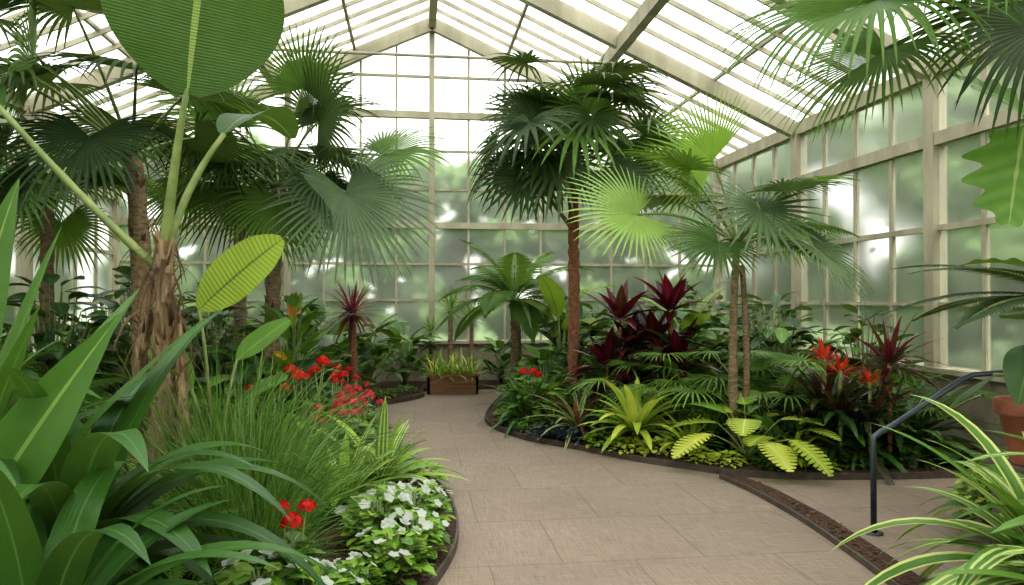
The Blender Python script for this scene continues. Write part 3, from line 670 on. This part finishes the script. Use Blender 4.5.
co=M.obj('red_cordyline',(2.5,8.95,b0)); place(co.data,'red_cordyline',(3.05,8.7,b0),2,1.08)
M=MB()
for az,el,h,L in ((2.6,.9,1.2,.9),(-1.2,.7,1.1,.8),(.3,.9,1.4,.9),(4.0,1.2,1.3,.8)):
    tube(M,[(0,0,0),(0,0,h*.5),(math.cos(az)*.1,math.sin(az)*.1,h)],.02,'stem',6)
    bigleaf(M,(math.cos(az)*.1,math.sin(az)*.1,h),dv(az,el),sideof(dv(az,0)),L,.36,'canna',grav=1.2,rnd=.4)
bb=M.obj('bird_of_paradise_plant',(2.15,10.9,b0)); place(bb.data,'bird_of_paradise_plant',(3.4,9.2,b0),2.2,.9)
M=MB(); rosette(M,(0,0,.1),40,.66,.1,e0=.3,e1=1.25,grav=1.0,mat=['lime','lime','bright'],segs=8,rj=.05); tube(M,[(0,0,0),(0,0,.12)],.05,'trunk',8); br=M.obj('lime_bromeliad',(2.33,7.72,b0+.06))
place(br.data,'lime_bromeliad',(1.75,9.1,b0),2,.55); place(br.data,'lime_bromeliad',(3.6,6.72,b0),3,.55); place(br.data,'lime_bromeliad',(2.75,7.3,b0),5,.6)
M=MB(); rosette(M,(0,0,.05),36,.58,.05,e0=.2,e1=1.3,grav=1.2,mat=['cream','redhead','cream'],segs=7); cd=M.obj('striped_dracaena',(1.85,8.42,b0+.05)) 
M=MB(); rosette(M,(0,0,.05),34,.7,.06,e0=.3,e1=1.35,grav=1.3,mat=['strap','mid'],segs=8); st=M.obj('spider_lily',(1.4,9.3,b0))
for x,y,s in ((3.0,7.4,.8),(1.65,8.9,.6),(4.3,6.8,.9),(-1.2,7.2,.9),(1.5,10.3,.7),(-1.0,9.2,.6),(3.7,6.8,.6),(-.6,5.9,.7),(2.1,8.5,.7)): place(st.data,'spider_lily',(x,y,b0),R()*6,s)
M=MB(); rosette(M,(0,0,.05),40,.95,.1,e0=.25,e1=1.3,grav=1.3,mat=['dark','bronze','strap'],segs=9); ds=M.obj('dark_bromeliad',(4.2,6.95,b0))
for x,y,s in ((4.75,6.9,.9),(5.05,7.1,.9),(3.85,6.95,.7),(4.6,7.4,1.1),(5.0,4.6,.9),(3.4,7.3,.7),(4.4,4.6,.8)): place(ds.data,'dark_bromeliad',(x,y,b0),R()*6,s)
def guz():
    M=MB(); tube(M,[(0,0,0),(0,0,.95)],.018,'stem',6)
    rosette(M,(0,0,.45),26,.5,.07,e0=.3,e1=1.2,grav=1.0,mat=['bronze','dark','redb'],segs=7)
    rosette(M,(0,0,.85),20,.16,.04,e0=-.1,e1=1.4,grav=.2,prof='lance',mat='redbract',segs=3)
    return M
gz=guz().obj('guzmania_bromeliad',(3.98,6.62,b0)); place(gz.data,'guzmania_bromeliad',(4.2,6.5,b0),2,.9); place(gz.data,'guzmania_bromeliad',(3.95,6.85,b0),4,1.12)
M=MB()
trunk(M,[(0,0,0),(0,0,.4),(0,0,.95)],.025,.02,'redtrunk',n=6); rosette(M,(0,0,.9),34,.5,.06,e0=.0,e1=1.45,grav=.9,prof='lance',mat=['redb','bronze','red'],segs=6); M.obj('red_cordyline',(4.5,6.65,b0))
M=MB(); shrub(M,(0,0,0),.6,.25,60,.2,.12,'heart','mid',segs=5)
for i in range(4):
    az=i*2.4; q=V((math.cos(az)*.1,math.sin(az)*.1,U(.55,.68))); tube(M,[(0,0,0),q],.005,'stem',4); umbel(M,q,.05,'redpetal',14)
an=M.obj('red_pentas',(1.42,9.2,b0))
M=MB()
for i in range(12):
    az=i*2.4; p,d=petiole(M,(0,0,.05),az,U(.7,1.3),U(.35,.6),.5,.008); s=sideof(d); q=Matrix.Rotation(-.6,3,s)
    blade(M,p,q@d,s,U(.38,.48),U(.28,.36),'fern',n=42,grav=.5,mat=random.choice(['lime','lime','bright']),fold=.1,c=2,vshift=.3)
ph=M.obj('split_leaf_philodendron',(3.15,6.82,b0)); place(ph.data,'split_leaf_philodendron',(3.45,6.8,b0),1,.75)
M=MB(); shrub(M,(0,0,0),.75,.32,60,.28,.12,'oval',['bright','mid','cala'],grav=.8,segs=8,c=2)
bn=M.obj('peace_lily',(1.65,9.65,b0)); place(bn.data,'peace_lily',(1.6,10.6,b0),2,.9); place(bn.data,'peace_lily',(2.0,9.0,b0),4,.8); place(bn.data,'peace_lily',(-1.25,6.9,b0),1,1.0)
place(bn.data,'peace_lily',(-1.2,8.3,b0),4,.9);place(bn.data,'peace_lily',(-1.1,10.6,b0),4,.8);place(bn.data,'peace_lily',(3.65,7.0,b0),4,.7)
M=MB(); cr=V((0,0,3.1)); trunk(M,[(0,0,0),(.1,0,1.6),(0,0,3.1)],.15,.12,stubs=40)
tleaf(M,cr,(-1.75,.3,3.15),(-.8,-.1,-.35),(.15,-.35,.9),1.0,nseg=56,spread=2.3,mat='palm',grav=1.6)
tleaf(M,cr,(-1.25,.0,3.2),(-.35,-.3,-.1),(.1,-.4,.9),.95,nseg=52,spread=2.4,mat='palm',grav=1.9)
tleaf(M,cr,(-1.1,.6,3.35),(-.6,.3,.1),(.1,-.4,.9),.9,nseg=48,mat='palm',grav=1.8)
tleaf(M,cr,(-.7,.4,3.1),(-.2,-.1,-.3),(.3,-.4,.9),.85,nseg=48,mat='palmdark',grav=1.6)
tleaf(M,cr,(-1.5,.6,3.0),(-.7,.1,-.5),(.15,-.35,.9),.8,nseg=50,spread=2.0,mat='palm',grav=1.4)
for az in (0,1,2,4.5,5.4): palmleaf(M,cr,az,.6,.9,.9,mat='palm')
M.obj('fan_palm',(4.2,3.4,b0))
M=MB(); trunk(M,[(0,0,0),(0,0,.6),(0,0,1.4)],.12,.1,stubs=30)
for az,el in ((3.1,.55),(2.8,.35),(3.4,.3),(2.2,.6),(1.9,.3),(-1.4,.6),(4.0,.5)):
    frond(M,(0,0,1.5),dv(az,el),sideof(dv(az,0)),1.45,nl=56,ll=.3,wl=.034,grav=.8,mat='palmdark',lg=.3,ang=1.15,vf=.1)
M.obj('cycad',(4.9,4.9,b0))
M=MB(); rosette(M,(0,0,.2),54,.98,.13,e0=.25,e1=1.35,grav=1.6,mat=['varieg2','varieg','varieg2','mid'],segs=12,c=4,fold=.15)
va=M.obj('variegated_flax',(2.95,3.12,b0)); place(va.data,'variegated_flax',(3.3,2.75,b0),2,1.1); place(va.data,'variegated_flax',(2.85,2.5,b0),4,.8)
M=MB(); shrub(M,(0,0,0),.55,.3,160,.1,.05,'oval',['bright','lime','mid'],segs=3)
vs=M.obj('golden_duranta',(3.8,4.5,b0)); place(vs.data,'golden_duranta',(4.1,4.75,b0),1,1.1); place(vs.data,'golden_duranta',(3.4,3.75,b0),3,.8)
# ------------------------------------------------------------ outdoor trees
M=MB(); tube(M,[(0,0,0),(.1,0,2),(0,0,4)],[.25,.2,.12],'bark',8)
for i in range(24):
    c=V((U(-2,2),U(-2,2),U(.4,6.2))); blob(M,c,U(.4,.7),'crown',amp=.8)
    for j in range(300):
        g_=random.gauss; q=c+V((g_(0,1),g_(0,1),g_(0,1))).normalized()*abs(g_(.6,.4)); az=R()*6.28
        blade(M,q,dv(az,U(-.8,.8)),sideof(dv(az,0)),.16,.11,'oval',n=2,mat='outdoor')
tr=M.obj('garden_tree',(10.3,15,-.05))
for x,y,s in ((9.6,11,.8),(10,6.8,.8),(9.6,3.2,.7),(11.5,19.5,1.1),(7.5,20,.85),(4.2,20.5,.75),(1.2,21,.8),(-1.8,20.5,.7),(-4.6,20,.85),(-9,18.5,1),(-9.6,13.5,.8),(-9.6,9.5,.75),(-9.6,5.5,.8),(-10,2,.8),(13.5,9,1.1),(13.5,13.5,1.2),(-13,12,1.2),(-7.5,25,1.0),(-3.5,25,.9),(0,25.5,.95),(3,25,.85),(6,25,.95),(9.5,25,1.0),(13.5,5,1.0),(-13,7.5,1.1),(14,20,1.2)):
    place(tr.data,'garden_tree',(x,y,-.05),R()*6,s)
# ------------------------------------------------------------ light
w=bpy.data.worlds.new('World'); sc.world=w; w.use_nodes=True; nt=w.node_tree; nt.nodes.clear(); g=N(nt)
tc=g.n('ShaderNodeTexCoord'); sp=g.n('ShaderNodeSeparateXYZ'); g.l(tc.outputs['Generated'],sp.inputs[0])
col=g.mix(g.math('MULTIPLY_ADD',sp.outputs[2],.8,.2,clamp=True),(1,0.985,0.96,1),(0.99,0.975,0.955,1))
bg=g.n('ShaderNodeBackground'); g.l(col,bg.inputs[0]); bg.inputs[1].default_value=2.9
o=g.n('ShaderNodeOutputWorld'); g.l(bg.outputs[0],o.inputs[0])
sd=bpy.data.lights.new('sun','SUN'); sd.energy=2.9; sd.angle=math.radians(28); sd.color=(1,.965,.89)
so=bpy.data.objects.new('sun',sd); sc.collection.objects.link(so); so.rotation_euler=(math.radians(22),math.radians(18),0); so.location=(0,0,20)
cd_=bpy.data.cameras.new('camera'); cam=bpy.data.objects.new('camera',cd_); sc.collection.objects.link(cam)
cd_.lens=26.37; cd_.sensor_width=36; cam.location=(0,0,1.6); cam.rotation_euler=(math.radians(90.57),0,math.radians(-7.4)); cd_.clip_start=.05
sc.camera=cam
sc.view_settings.view_transform='Standard'
for lk in ('Medium High Contrast','High Contrast'):
    try:
        sc.view_settings.look=lk; print('look',lk); break
    except Exception as e: print(e)
print('faces',sum(len(o.data.polygons) for o in sc.objects if o.type=='MESH'))
